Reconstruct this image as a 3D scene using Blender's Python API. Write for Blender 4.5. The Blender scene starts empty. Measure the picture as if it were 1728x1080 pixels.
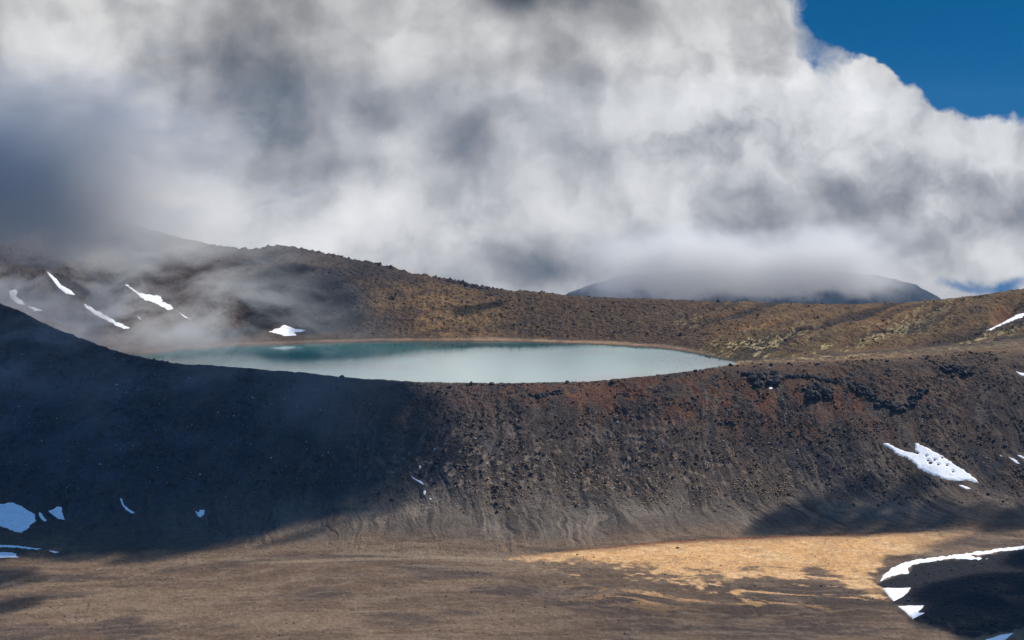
import bpy, math, random
import numpy as np
from mathutils import Vector
rng = np.random.default_rng(7); random.seed(7)
C = bpy.context.scene.collection
# ------------------------------------------------------------------ frame of reference
# metres; camera stands 202 m above the lake (lake level z = 0) and looks along +Y
F, CX, VH, H = 2400.0, 864.0, 200.0, 202.0
SUN_AZ, SUN_EL = math.radians(55), math.radians(48)         # azimuth from +Y towards +X
L = np.array([math.cos(SUN_EL)*math.sin(SUN_AZ), math.cos(SUN_EL)*math.cos(SUN_AZ), math.sin(SUN_EL)])

# ------------------------------------------------------------------ noise
def _h(ix, iy, s):
    n = (ix.astype(np.int64)*374761393 + iy.astype(np.int64)*668265263 + s*1442695041) & 0xffffffff
    n = ((n ^ (n >> 13))*1274126177) & 0xffffffff
    n = n ^ (n >> 16)
    return (n & 0xffff).astype(np.float32)/65535.0
def vnoise(x, y, s=0):
    xf = np.floor(x); yf = np.floor(y); fx = (x-xf).astype(np.float32); fy = (y-yf).astype(np.float32)
    ix = xf.astype(np.int64); iy = yf.astype(np.int64)
    fx = fx*fx*(3-2*fx); fy = fy*fy*(3-2*fy)
    a = _h(ix, iy, s); b = _h(ix+1, iy, s); c = _h(ix, iy+1, s); d = _h(ix+1, iy+1, s)
    return (a+(b-a)*fx)*(1-fy)+(c+(d-c)*fx)*fy
def fbm(x, y, octv=4, s=0, gain=0.5):
    r = 0; a = 1; t = 0
    for i in range(octv):
        r = r+a*vnoise(x, y, s+i*17); t += a; a *= gain
        x, y = (x*1.6-y*1.2)+3.7, (x*1.2+y*1.6)+9.1
    return r/t
def ridged(x, y, octv=4, s=0):
    r = 0; a = 1; t = 0
    for i in range(octv):
        r = r+a*(1-np.abs(2*vnoise(x, y, s+i*13)-1)); t += a; a *= .5
        x, y = (x*1.6-y*1.2)+1.7, (x*1.2+y*1.6)+5.1
    return r/t
def ss(a, b, x):
    t = np.clip((x-a)/(b-a), 0, 1); return t*t*(3-2*t)
def blob(u, v, cu, cv, ru, rv, ang=0.0):
    c, s = math.cos(math.radians(ang)), math.sin(math.radians(ang))
    x = (u-cu)*c+(v-cv)*s; y = -(u-cu)*s+(v-cv)*c
    return np.exp(-(x/ru)**2-(y/rv)**2)
def sdist(u, v, poly):
    """signed distance, positive inside"""
    d = np.full(u.shape, 1e9); ins = np.zeros(u.shape, bool)
    n = len(poly)
    for i in range(n):
        x1, y1 = poly[i]; x2, y2 = poly[(i+1) % n]
        ex, ey = x2-x1, y2-y1
        t = np.clip(((u-x1)*ex+(v-y1)*ey)/(ex*ex+ey*ey+1e-9), 0, 1)
        d = np.minimum(d, np.hypot(u-x1-t*ex, v-y1-t*ey))
        if y1 != y2:
            cr = ((y1 > v) != (y2 > v)) & (u < (x2-x1)*(v-y1)/(y2-y1)+x1)
            ins ^= cr
    return np.where(ins, d, -d)
def sample_blocks(fn, *a):
    return fn(*a)

# ------------------------------------------------------------------ snow outlines (angles from the camera station, mapped on to the slopes)
SNOW = [
 ('small hooked snow patch at the far left of the misty hillside', .5, [(15,491),(26,488),(30,493),(27,500),(38,508),(43,515),(30,513),(17,503)]),
 ('short flat sliver of snow just below the small hooked snow patch', .4, [(46,517),(58,518),(73,524),(60,526)]),
 ('upper half of the long diagonal snow streak, highest snow on the misty hillside', .5, [(75,455),(83,459),(96,470),(104,480),(120,489),(129,499),(112,497),(100,488),(90,476)]),
 ('lower half of the long diagonal snow streak, ending above the dark left rim', .5, [(135,508),(150,515),(165,524),(190,538),(221,553),(209,557),(185,545),(160,532),(145,520)]),
 ('wide wedge of snow with a pointed top tail in the middle of the misty hillside', .5, [(206,478),(215,480),(235,492),(250,496),(272,499),(275,508),(290,515),(296,522),(284,524),(262,513),(245,508),(232,498)]),
 ('small snow sliver just below the wide wedge of snow', .4, [(300,525),(308,530),(325,540),(311,536)]),
 ('tiny snow fleck between the two diagonal snow streaks on the misty hillside', .3, [(226,529),(233,533),(241,541),(235,538)]),
 ('star shaped snow patch just above the left end of the lake shore', .5, [(446,559),(458,558),(462,554),(472,552),(478,547),(490,550),(498,554),(523,556),(510,561),(498,562),(504,567),(480,568),(468,564)]),
 ('largest rounded snow patch at the left edge, at the foot of the shaded slope', .8, [(-30,846),(0,848),(20,846),(30,849),(45,856),(58,864),(62,877),(52,884),(45,894),(35,899),(15,893),(0,886),(-30,880)]),
 ('broken snow crumb between the two larger snow patches at the foot of the shaded slope', .4, [(66,861),(70,864),(73,868),(79,876),(76,879),(69,874),(65,868)]),
 ('small leaf shaped snow patch to the right of the largest rounded snow patch', .6, [(80,860),(90,857),(96,853),(106,854),(105,862),(111,877),(98,875),(88,868)]),
 ('long thin snow strip on the crater floor at the left edge, above a shorter one', .4, [(-20,917),(30,920),(72,925),(62,929),(30,925),(-20,924)]),
 ('blunt snow tongue on the crater floor at the left edge, below the long thin strip', .4, [(-20,929),(20,931),(30,934),(28,938),(42,941),(0,943),(-20,942)]),
 ('tiny flat snow sliver on the crater floor right of the long thin strip', .3, [(80,929),(92,929),(106,932),(92,934)]),
 ('thin crooked snow streak on the shaded slope above the crater floor', .4, [(202,839),(206,841),(210,851),(218,857),(229,864),(222,866),(212,859),(205,850)]),
 ('small notched snow patch alone in the middle of the shaded slope foot', .4, [(329,859),(335,861),(337,857),(346,856),(345,865),(338,871),(333,868)]),
 ('thin snow thread near the right edge of the cloud shadow', .3, [(691,800),(700,806),(711,810),(717,818),(710,815),(698,808)]),
 ('tiny snow fleck above the thin snow thread, in the cloud shadow', .3, [(707,784),(711,786),(711,791),(707,790)]),
 ('tiny upright snow fleck just below the thin snow thread', .3, [(715,825),(719,826),(718,834),(714,832)]),
 ('small slanted snow fleck lowest of the crumbs below the thin snow thread', .3, [(722,837),(728,838),(732,841),(726,841)]),
 ('large ragged snow field slanting down the right side of the slope below the lake', .9, [(1489,747),(1500,748),(1512,754),(1520,758),(1535,762),(1549,766),(1543,757),(1544,747),(1556,751),(1570,758),(1585,766),(1600,776),(1620,790),(1638,801),(1655,816),(1630,812),(1600,811),(1572,802),(1552,793),(1540,780),(1530,773),(1515,768),(1505,760),(1493,753)]),
 ('short snow bar just under the large ragged snow field', .4, [(1613,817),(1625,819),(1643,825),(1630,826)]),
 ('upper snow streak of the group at the right edge of the slope', .4, [(1710,765),(1722,768),(1745,778),(1745,782),(1725,775)]),
 ('lower snow streak of the group at the right edge of the slope', .4, [(1700,769),(1712,774),(1724,784),(1714,782)]),
 ('tiny snow crumb left of the snow streaks at the right edge', .3, [(1684,766),(1690,767),(1696,771),(1690,770)]),
 ('bright straight snow bank in the gully high on the right hillside', .7, [(1660,557),(1680,545),(1705,534),(1745,522),(1745,529),(1715,539),(1690,548),(1672,557)]),
 ('small snow scrap at the right edge below the right hillside', .4, [(1709,627),(1722,630),(1745,634),(1745,640),(1722,637)]),
 ('tiny snow scrap at the foot of the round lava outcrop near the lake end', .3, [(1295,653),(1301,653),(1306,656),(1299,658)]),
 ('long curved snow bank along the back edge of the black gravel mound', .9, [(1484,982),(1490,970),(1502,960),(1520,951),(1545,944),(1580,939),(1620,935),(1670,927),(1745,918),(1745,925),(1700,930),(1668,935),(1640,938),(1668,943),(1650,945),(1610,944),(1575,947),(1548,952),(1532,958),(1536,968),(1512,971),(1498,976)]),
 ('wedge of snow on the left side of the black gravel mound, below the curved bank', .8, [(1488,992),(1505,991),(1538,992),(1533,1000),(1524,1008),(1508,1015),(1500,1008)]),
 ('lower torn wedge of snow on the left side of the black gravel mound', .8, [(1513,1022),(1535,1021),(1562,1022),(1556,1029),(1549,1033),(1566,1034),(1552,1040),(1540,1045),(1530,1036)]),
 ('thin snow tip at the bottom edge on the front of the black gravel mound', .6, [(1640,1090),(1665,1078),(1690,1070),(1712,1067),(1705,1074),(1690,1086)]),
]
MOUND = [(1900,905),(1745,924),(1700,930),(1668,936),(1625,943),(1575,947),(1540,955),(1536,967),(1510,973),(1480,985),(1492,993),(1520,996),(1506,1016),(1535,1028),(1545,1046),(1575,1058),(1635,1076),(1700,1066),(1760,1052),(1900,1040)]

# ------------------------------------------------------------------ terrain profile curves over bearing u
U = np.concatenate([np.arange(-520, -40, 6.0), np.arange(-40, 1768, 0.95), np.arange(1768, 2260, 6.0)])
def cv(pts, smooth=10):
    p = np.array(pts, float); uu = np.arange(-560, 2300, 2.0)
    y = np.interp(uu, p[:, 0], p[:, 1])
    k = np.exp(-0.5*(np.arange(-4*smooth, 4*smooth+1, 2.0)/smooth)**2); k /= k.sum(); n = len(k)//2
    y = np.convolve(np.pad(y, n, mode='edge'), k, mode='valid')
    return np.interp(U, uu, y)
vB = cv([(-500,975),(0,955),(250,948),(500,932),(700,936),(870,939),(1000,926),(1150,913),(1300,906),(1500,899),(1728,893),(2200,880)], 20)
zB = np.full_like(U, -65.0); YB = F*(H-zB)/(vB-VH)
vC = cv([(-500,330),(-100,462),(0,511),(25,520),(50,532),(100,556),(150,575),(175,585),(200,592),(225,600),(250,604),(300,613),(350,616),(400,620),(500,629),(600,638),(700,645),(800,648),(900,648),(1000,643),(1100,633),(1200,622),(1250,616),(1300,613),(1400,611),(1500,605),(1600,597),(1728,590),(2200,540)], 7)
YC = cv([(-500,1180),(0,1100),(250,1060),(500,1040),(870,1032),(1100,1040),(1240,1060),(1400,1075),(1728,1100),(2200,1150)], 30)
zC = H-(vC-VH)/F*YC
Y3 = cv([(-500,1260),(0,1165),(240,1150),(500,1092),(870,1070),(1100,1085),(1240,1140),(1300,1155),(1728,1180),(2200,1230)], 25)
z3 = cv([(-500,40),(0,12),(150,4),(215,-1.2),(1235,-1.2),(1290,4),(1400,6),(1728,9),(2200,25)], 8)
v4 = cv([(-500,560),(0,587),(150,591),(240,599),(270,596),(300,591),(400,584.5),(500,581),(600,578),(700,576.5),(870,577),(1000,581),(1100,586.5),(1150,592),(1200,601),(1240,610),(1300,606),(1400,600),(1728,575),(2200,550)], 7)
z4 = cv([(-500,20),(0,6),(150,2),(240,.1),(1240,.1),(1300,3),(1400,5),(1728,7.5),(2200,25)], 10)
Y4 = F*(H-z4)/(v4-VH)
vF = cv([(-500,180),(-200,260),(0,300),(120,341),(160,356),(200,373),(260,390),(310,402),(360,413),(400,420),(430,421),(455,414),(480,415),(520,421),(560,429),(600,437),(650,449),(700,462),(750,470),(800,482),(850,489),(900,492),(950,497),(1000,501),(1050,503),(1100,504),(1200,507),(1300,511),(1400,513),(1460,513),(1500,511),(1560,508),(1600,504),(1660,497),(1728,487),(1850,470),(2200,430)], 6)
YF = cv([(-500,1850),(0,1740),(250,1640),(460,1560),(700,1480),(900,1430),(1100,1430),(1300,1445),(1728,1500),(2200,1600)], 30)
zF = H-(vF-VH)/F*YF

rowsY = []; rowsZ = []; marks = {}
def seg(Ya, Za, Yb, Zb, n, fz=None, warp=None, last=False):
    for i in range(n + (1 if last else 0)):
        t = i/n
        tt = warp(t) if warp else t
        rowsY.append(Ya+(Yb-Ya)*tt); rowsZ.append(Za+(Zb-Za)*(fz(tt) if fz else tt))
pk_t = np.array([0,.12,.25,.45,.7,.88,1.0]); pk_z = np.array([0,.018,.085,.30,.68,.915,1.0])
def pchip(xk, yk, x):
    h = np.diff(xk); dl = np.diff(yk)/h; m = np.zeros(len(xk))
    for i in range(1, len(xk)-1):
        if dl[i-1]*dl[i] > 0:
            m[i] = 2*dl[i-1]*dl[i]/(dl[i-1]+dl[i])
    m[0] = 0; m[-1] = .35*dl[-1]
    i = int(np.clip(np.searchsorted(xk, x)-1, 0, len(h)-1)); t = (x-xk[i])/h[i]
    return (2*t**3-3*t**2+1)*yk[i]+(t**3-2*t**2+t)*h[i]*m[i]+(-2*t**3+3*t**2)*yk[i+1]+(t**3-t**2)*h[i]*m[i+1]
one = np.ones_like(U)
seg(one*60, one*150, one*420, one*-40, 14)
seg(one*420, one*-40, one*600, one*-65, 12, fz=lambda t: 1-(1-t)**2)
seg(one*600, one*-65, YB, zB, 330, warp=lambda t: t**.9)
marks['slope'] = len(rowsY)
seg(YB, zB, YC, zC, 430, fz=lambda t: pchip(pk_t, pk_z, t))
marks['crest'] = len(rowsY)
seg(YC, zC, Y3, z3, 46, fz=lambda t: t**1.15)
inl = ss(200, 260, U)*(1-ss(1215, 1245, U))
YM = (Y3+Y4)/2; zM = (z3+z4)/2-7*inl
seg(Y3, z3, YM, zM, 16); seg(YM, zM, Y4, z4, 22)
marks['shore'] = len(rowsY)
seg(Y4, z4, YF, zF, 330, fz=lambda t: t+.10*math.sin(math.pi*t)-.035*math.sin(2*math.pi*t))
marks['rim'] = len(rowsY)
seg(YF, zF, YF+160, zF-75, 16, fz=lambda t: t**1.3)
seg(YF+160, zF-75, one*6300, one*-860, 24, warp=lambda t: t**1.6, last=True)
Y = np.array(rowsY); Z0 = np.array(rowsZ); NR, NC = Y.shape
UU = np.broadcast_to(U, Y.shape); X = (UU-CX)/F*Y
V = VH+F*(H-Z0)/Y                                           # bearing downwards of the smooth ground
row = np.arange(NR)[:, None]*np.ones((1, NC))

# --- masks of kinds of ground
rown = row+(fbm(X/28, Y/28, 4, 9)-.5)*110*(UU < 900)+(fbm(X/40, Y/40, 3, 8)-.5)*40
m_floor = (1-ss(marks['slope']+5, marks['slope']+100, rown))
m_near = (row < marks['crest'])*1.0
m_far = ss(marks['shore']-2, marks['shore']+14, row)
snowm = np.zeros_like(Y)
for lab, th, poly in SNOW:
    pu = [p[0] for p in poly]; pv = [p[1] for p in poly]
    c0, c1 = np.searchsorted(U, [min(pu)-12, max(pu)+12])
    lo = V[:, c0:c1]
    # restrict to the side of the crest on which it lies
    near = np.mean(pv) > np.interp(np.mean(pu), U, vC)
    r0, r1 = (0, marks['crest']) if near else (marks['crest']+30, marks['rim']+1)
    sub = sdist(UU[r0:r1, c0:c1], V[r0:r1, c0:c1], poly)
    snowm[r0:r1, c0:c1] = np.maximum(snowm[r0:r1, c0:c1], ss(-7, 0, sub))
dm = np.full_like(Y, -99.0)
c0 = np.searchsorted(U, 1440); r1 = marks['slope']+60
dm[:r1, c0:] = sdist(UU[:r1, c0:], V[:r1, c0:], MOUND)
dmn = dm+(fbm(X[:, :]*.35, Y*.35, 3, 5)-.5)*7
mound = ss(-1.5, 1.5, dmn)

# --- relief
n_big = fbm(X/90, Y/90, 4, 11)-.5
n_mid = fbm(X/22, Y/22, 4, 23)-.5
rock = ridged(X/5.5, Y/5.5, 4, 31)
bil = fbm(X/2.2, Y/2.2, 3, 41)
upper = ss(marks['slope']+90, marks['slope']+230, row)
Zd = np.zeros_like(Y)
crest_fade = 1-.75*np.exp(-((row-marks['crest'])/26.0)**2)
# crater floor: low washed flow lines
wx = (fbm(X/120, Y/70, 3, 52)-.5)*50; wy = (fbm(X/110, Y/60, 4, 53)-.5)*34
fX, fY = X+wx, Y+wy+.10*X*ss(0, 300, np.abs(X))*np.sign(X)
flow = fbm(fX/40, fY/9.0, 6, 61, .6)-.5
brd = ridged(fX/75, fY/22.0, 4, 63)
Zd += m_floor*(1-mound)*(1-snowm)*(flow*1.3+n_big*1.6-(brd-.6)*.7+(bil-.5)*.7)
# debris fans and rills at the foot of the slope: they spread to the side as they run down
down = np.clip((marks['slope']+300-row)/300.0, 0, 1.2)
spread = (UU-760)*.10+(UU > 1000)*(UU-1000)*.16
wu = UU-spread*down**1.6*1.2+(fbm(X/30, Y/30, 4, 71)-.5)*62
rill = .6*ridged(wu/30.0, Y/60.0, 4, 73)+.4*ridged(wu/11.0+Y/50, Y/38.0, 3, 74)
rmask = ss(marks['slope']-6, marks['slope']+40, row)*(1-ss(marks['slope']+200, marks['slope']+330, row))*(row < marks['crest'])
rmask = rmask*(.45+.55*ss(.38,.58,fbm(X/45, Y/60, 3, 77)))
Zd += rmask*(rill-.55)*-3.4*(1-snowm)
# broken slope
nslope = ss(marks['slope']+40, marks['slope']+150, row)*(row < marks['crest']+40)
patch = ss(.38, .62, fbm(X/30, Y/30, 4, 81))
Zd += nslope*crest_fade*(n_big*7+n_mid*3.0*(1-snowm)+nslope*(ridged(wu/34.0, Y/90.0, 4, 79)-.6)*-2.2*(1-snowm))
Zd += nslope*(1-snowm)*(.2+.8*patch)*((rock-.6)*1.7+(bil-.5)*1.5)*(.35+.65*upper)
# right flank is rougher
rgt = blob(UU, V, 1480, 665, 180, 60)+blob(UU, V, 1650, 640, 140, 50)
Zd += nslope*(1-snowm)*np.clip(rgt, 0, 1)*(rock-.55)*1.0
# far hills
farR = m_far*(row < marks['rim']+4)
ff = farR*ss(marks['shore']+4, marks['shore']+50, row)*(1-.72*ss(marks['rim']-50, marks['rim']-5, row))
Zd += ff*(1-snowm)*(n_big*6+n_mid*3.2)
Zd += ff*(1-snowm)*((rock-.6)*3.0+(fbm(X/3, Y/3, 3, 88)-.5)*1.3)
# slanting spurs on the right hillside
ang = math.radians(-17)
su = (UU*math.cos(ang)+V*math.sin(ang)); sv = (-UU*math.sin(ang)+V*math.cos(ang))
wv = sv+(fbm(UU/70, V/20, 3, 91)-.5)*26
spur = ridged(su/260.0, wv/17.0, 4, 93)
rightm = ff*ss(1120, 1330, UU)
Zd += rightm*(1-snowm)*(spur-.55)*12
terr = fbm(su/7.5, sv/2.0, 3, 95)-.5
Zd += rightm*terr*1.6*(1-snowm)
# gully high on the right
Zd -= ff*blob(UU, V, 1702, 520, 34, 9, -38)*11
Zd -= ff*blob(UU, V, 1645, 553, 22, 8, -30)*6
# skyline crags
sky = np.exp(-((row-marks['rim'])/14.0)**2)
Zd += sky*ss(300, 460, UU)*(1-ss(820, 1000, UU))*(ridged(UU/9.0, Y/40, 3, 99)-.5)*3.4
Zd += sky*(fbm(UU/6.0, Y/30, 3, 97)-.5)*1.8
csk = np.exp(-((row-marks['crest'])/12.0)**2)
Zd += csk*(fbm(X/4.0, Y/12, 3, 96)-.5)*1.5
# shores stay level with the lake
shore = inl*np.exp(-((row-marks['shore'])/9.0)**2)
Zd *= (1-shore)
Zd += (1-inl)*(row > marks['crest']+12)*(row < marks['shore']+2)*ss(1150,1260,UU)*(n_mid*3+(rock-.6)*1.5)
Zd[marks['crest']+46:marks['shore']-4, :] *= (1-inl)
# dark gravel mound
Zd += np.where(dm > 0, 4.5*ss(0, 110, dm), 0)+mound*((rock-.5)*.8+(bil-.5)*.7)*(1-snowm)
Z = Z0+Zd

# --- colours of the ground itself
def mix(c, col, m):
    m = np.clip(m, 0, 1)[..., None]; return c*(1-m)+np.array(col)*m
g1 = fbm(X/14, Y/14, 4, 201); g2 = fbm(X/3.2, Y/3.2, 3, 203); g3 = fbm(X/55, Y/55, 4, 205)
col = np.empty(Y.shape+(3,)); col[:] = (.056, .043, .036)
# near slope
g4 = fbm(X/7, Y/7, 4, 207)
col = mix(col, (.088,.062,.044), nslope*ss(.42,.62,g1)*.8)
col = mix(col, (.034,.034,.038), nslope*ss(.50,.66,g3*.5+g4*.5)*.8)
col = mix(col, (.115,.046,.026), nslope*ss(.38,.6,g1*.5+g4*.5)*np.clip(blob(UU,V,1130,668,300,36)*1.3+blob(UU,V,1400,690,180,40)*.8,0,1))
col = mix(col, (.17,.080,.034), nslope*ss(.54,.66,g2*.4+g4*.6)*np.clip(blob(UU,V,1080,700,330,55)+blob(UU,V,1300,700,200,60)*.6,0,1)*.85)
col = mix(col, (.07,.018,.014), nslope*ss(.5,.6,g4)*np.clip(blob(UU,V,1140,656,90,16)+blob(UU,V,620,690,120,26)*.6,0,1)*.9)
col = mix(col, (.024,.026,.036), nslope*ss(.42,.6,g3*.6+g4*.4)*np.clip(blob(UU,V,1650,700,120,60)+blob(UU,V,1440,800,190,46)*.8+blob(UU,V,1290,745,120,40)*.4,0,1)*.9)
col = mix(col, (.042,.050,.064), (.45+.55*ss(.35,.6,g1*.5+g4*.5))*np.clip(blob(UU,V,150,740,520,170)*1.15,0,.94)*m_near*(1-m_floor*.8))  # dark scoria; the cloud shadow's bluish tone is put into the colour too
col = mix(col, (.020,.019,.022), nslope*ss(.62,.72,rock*.5+g2*.5)*.75*(.3+.7*ss(.42,.6,g3)))
lns = ridged(wu/20.0, Y/90.0, 4, 82)
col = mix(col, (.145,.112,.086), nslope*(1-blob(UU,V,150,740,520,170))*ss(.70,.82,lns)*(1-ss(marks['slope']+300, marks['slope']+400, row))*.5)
col = mix(col, (.27,.20,.14), nslope*ss(.60,.70,g2)*np.clip(blob(UU,V,1000,790,360,50)+blob(UU,V,760,780,90,60)*.6,0,1)*.8)
col = mix(col, (.12,.105,.095), nslope*ss(.5,.68,g4)*blob(UU,V,960,745,260,40)*.7)
col = mix(col, (.100,.057,.035), nslope*ss(.35,.55,g1*.4+g4*.6)*np.clip(blob(UU,V,1400,640,220,26)+blob(UU,V,1450,720,160,22)*.7,0,1)*.85)
# fans
fan = rmask*np.clip(blob(UU,V,680,890,320,55)*1.3+blob(UU,V,1080,885,330,46)*.85+blob(UU,V,1560,865,280,36)*.6,0,1)
col = mix(col, (.185,.148,.114), fan*(.15+.85*ss(.48,.64,rill)))
col = mix(col, (.050,.041,.036), fan*ss(.56,.42,rill)*.0+fan*(1-ss(.36,.5,rill))*.6)
col = mix(col, (.105,.082,.064), (row<marks['slope']+150)*(row>marks['slope']-40)*blob(UU,V,640,905,330,30)*.6)
# floor
flc = ss(.38, .64, fbm(fX/60, fY/15.0, 6, 211, .58))
col = mix(col, (.112,.073,.047), m_floor)
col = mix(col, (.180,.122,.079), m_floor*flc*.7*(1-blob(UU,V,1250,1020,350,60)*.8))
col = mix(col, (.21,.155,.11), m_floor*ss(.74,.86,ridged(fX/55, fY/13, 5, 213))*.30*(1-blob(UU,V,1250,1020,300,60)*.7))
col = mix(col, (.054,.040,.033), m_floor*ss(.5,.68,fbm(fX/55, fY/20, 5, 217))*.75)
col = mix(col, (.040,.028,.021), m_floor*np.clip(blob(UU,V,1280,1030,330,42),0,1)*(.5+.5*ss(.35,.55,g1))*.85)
col = mix(col, (.17,.13,.095), m_floor*blob(UU,V,560,945,300,16)*ss(.3,.6,flc)*.7)
col = mix(col, (.24,.18,.12), m_floor*np.exp(-((V-(945-.012*(UU-600)-3*np.sin(UU/90)))/2.6)**2)*ss(380,480,UU)*(1-ss(860,940,UU))*.7)
fin = ridged(fX/24, fY/6.5, 4, 219)
col = mix(col, (.20,.145,.10), m_floor*ss(.70,.84,fin)*.35)
col = mix(col, (.05,.036,.028), m_floor*(1-ss(.30,.42,fin))*.4)
# orange flat
OR = [(862,941),(930,932),(1000,926),(1080,919),(1150,914),(1300,907),(1420,902),(1560,898),(1640,899),(1600,912),(1560,925),(1500,940),(1480,975),(1490,995),(1440,992),(1380,978),(1330,992),(1250,982),(1180,988),(1120,984),(1090,968),(1010,958),(940,948)]
do = np.full_like(Y, -99.); c0, c1 = np.searchsorted(U, [820, 1720]); r1 = marks['slope']+40
do[:r1, c0:c1] = sdist(UU[:r1, c0:c1], V[:r1, c0:c1], OR)
fr = fbm((fX+Y*.15)/13, fY/7.5, 6, 221, .62)-.5
lowedge = ss(930, 975, V)
om = ss(-9, 12, do+fr*(16+120*lowedge)*ss(908,925,V)-16*lowedge)*(row < marks['slope']+6)
om = np.maximum(om, ss(.78,.86,ridged((fX+Y*.5)/30, fY/16, 5, 225))*np.clip(blob(UU,V,1270,1000,230,24),0,1)*.9*m_floor)
col = mix(col, (.54,.31,.135), om*(.78+.22*ss(.3,.55,g1*.5+g4*.5))*(1-.55*ss(1480,1620,UU)))
col = mix(col, (.58,.39,.21), om*ss(.54,.66,fr+.5)*.5)
col = mix(col, (.26,.15,.085), om*ss(.55,.68,g4)*.35)
col = mix(col, (.16,.05,.022), (row<marks['slope']+14)*ss(930,1000,UU)*(1-ss(1480,1560,UU))*np.exp(-((row-marks['slope']-3)/5.0)**2)*.8)  # slope-foot shadow on the flat's edge painted as a dark red line
# black mound
col = mix(col, (.012,.0125,.016), mound)
col = mix(col, (.10,.07,.04), mound*ss(.62,.72,g2)*ss(1020,1075,V)*.8)
# far hills
fh = m_far*(row >= marks['shore'])
col = mix(col, (.074,.045,.027), fh)
col = mix(col, (.19,.115,.052), fh*ss(.33,.6,g1*.6+g2*.4)*np.clip(blob(UU,V,740,530,150,60,12)*1.1+blob(UU,V,600,480,160,24,18)*.5,0,1))  # sunlit part of the hill put into the colour as lighter tan
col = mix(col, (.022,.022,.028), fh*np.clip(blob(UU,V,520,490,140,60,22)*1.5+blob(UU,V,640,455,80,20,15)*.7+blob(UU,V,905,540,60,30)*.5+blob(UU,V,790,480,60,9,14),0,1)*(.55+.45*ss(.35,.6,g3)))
col = mix(col, (.03,.027,.027), fh*ss(.56,.66,g2)*.6)
col = mix(col, (.10,.058,.038), fh*blob(UU,V,230,580,150,14)*.7)
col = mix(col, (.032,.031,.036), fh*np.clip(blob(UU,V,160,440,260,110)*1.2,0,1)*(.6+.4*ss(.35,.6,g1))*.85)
rh = fh*ss(1120,1260,UU)
col = mix(col, (.075,.040,.021), rh*.8)
col = mix(col, (.030,.024,.021), rh*ss(.5,.66,fbm(su/90, wv/10, 4, 231))*.8)
col = mix(col, (.19,.068,.022), rh*np.clip(blob(UU,V,1335,566,28,7,-12)+blob(UU,V,1270,555,46,6,-12)*.8+blob(UU,V,1690,530,20,12,-40)+blob(UU,V,1500,540,40,10,-20)*.6,0,1)*ss(.3,.55,g1)*.9)
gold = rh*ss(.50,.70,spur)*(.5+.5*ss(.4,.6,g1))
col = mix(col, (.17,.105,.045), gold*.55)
yel = np.clip(blob(UU,V,1270,580,85,16,-14)*1.3+blob(UU,V,1360,592,150,13,-9)*1.2+blob(UU,V,1640,572,90,14,-14)*.9+blob(UU,V,1480,562,150,14,-20)*.6+blob(UU,V,1160,548,70,22)*.4,0,1)
ystr = fbm(su/7.5, sv/2.0, 3, 95)
col = mix(col, (.024,.019,.017), rh*ss(.56,.40,spur)*.0+rh*(1-ss(.42,.62,spur))*.85)  # groove shade painted in: darker colour where the spurs dip
col = mix(col, (.44,.35,.17), fh*yel*ss(.54,.64,ystr)*ss(.35,.5,fbm(su/60, sv/12, 3, 98))*.7)
# beach
bd = (v4[None, :]-V)
bw = 5.5+2*(fbm(UU/40, V*0, 2, 241)-.5)
beach = inl*fh*(1-ss(bw-1.5, bw+1.5, bd))*(1-.75*ss(1120,1220,UU))
col = mix(col, (.27,.175,.11), beach*(.6+.4*ss(.35,.6,g1)))
col = mix(col, (.04,.03,.022), inl*fh*(1-ss(.3,1.2,bd))*.8)
ins = (row >= marks['crest'])*(row < marks['shore'])
col = mix(col, (.075,.060,.045), ins*inl)
insr = ins*(1-inl)*ss(1150,1240,UU)
col = mix(col, (.105,.070,.042), insr*(.4+.6*ss(.35,.6,g1)))
col = mix(col, (.42,.32,.14), insr*ss(.5,.62,g2*.5+g4*.5)*(.25+.5*blob(UU,V,1330,604,200,10)))
topr = np.exp(-((row-marks['crest'])/22.0)**2)*ss(1180,1260,UU)
col = mix(col, (.13,.078,.045), topr*.75)
col *= (.86+.28*vnoise(X*1.3, Y*1.3, 301))[..., None]

def mesh_from(name, co, faces_idx, smooth=True):
    me = bpy.data.meshes.new(name)
    nv = len(co); nf = len(faces_idx); k = faces_idx.shape[1]
    me.vertices.add(nv); me.vertices.foreach_set('co', np.ascontiguousarray(co, np.float32).ravel())
    me.loops.add(nf*k); me.loops.foreach_set('vertex_index', np.ascontiguousarray(faces_idx, np.int32).ravel())
    me.polygons.add(nf); me.polygons.foreach_set('loop_start', np.arange(0, nf*k, k, dtype=np.int32))
    me.polygons.foreach_set('loop_total', np.full(nf, k, np.int32))
    me.update(calc_edges=True)
    me.polygons.foreach_set('use_smooth', np.full(nf, smooth, bool))
    return me
def add_col(me, c):
    a = me.color_attributes.new('tint', 'FLOAT_COLOR', 'POINT')
    cc = np.ones((len(c), 4), np.float32); cc[:, :3] = c; a.data.foreach_set('color', cc.ravel())
def link(name, me, mat=None, parent=None):
    o = bpy.data.objects.new(name, me); C.objects.link(o)
    if mat: me.materials.append(mat)
    if parent: o.parent = parent
    return o
def tag(o, label=None, cat=None, group=None, kind=None):
    if label: o['label'] = label
    if cat: o['category'] = cat
    if group: o['group'] = group
    if kind: o['kind'] = kind
    return o

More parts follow.
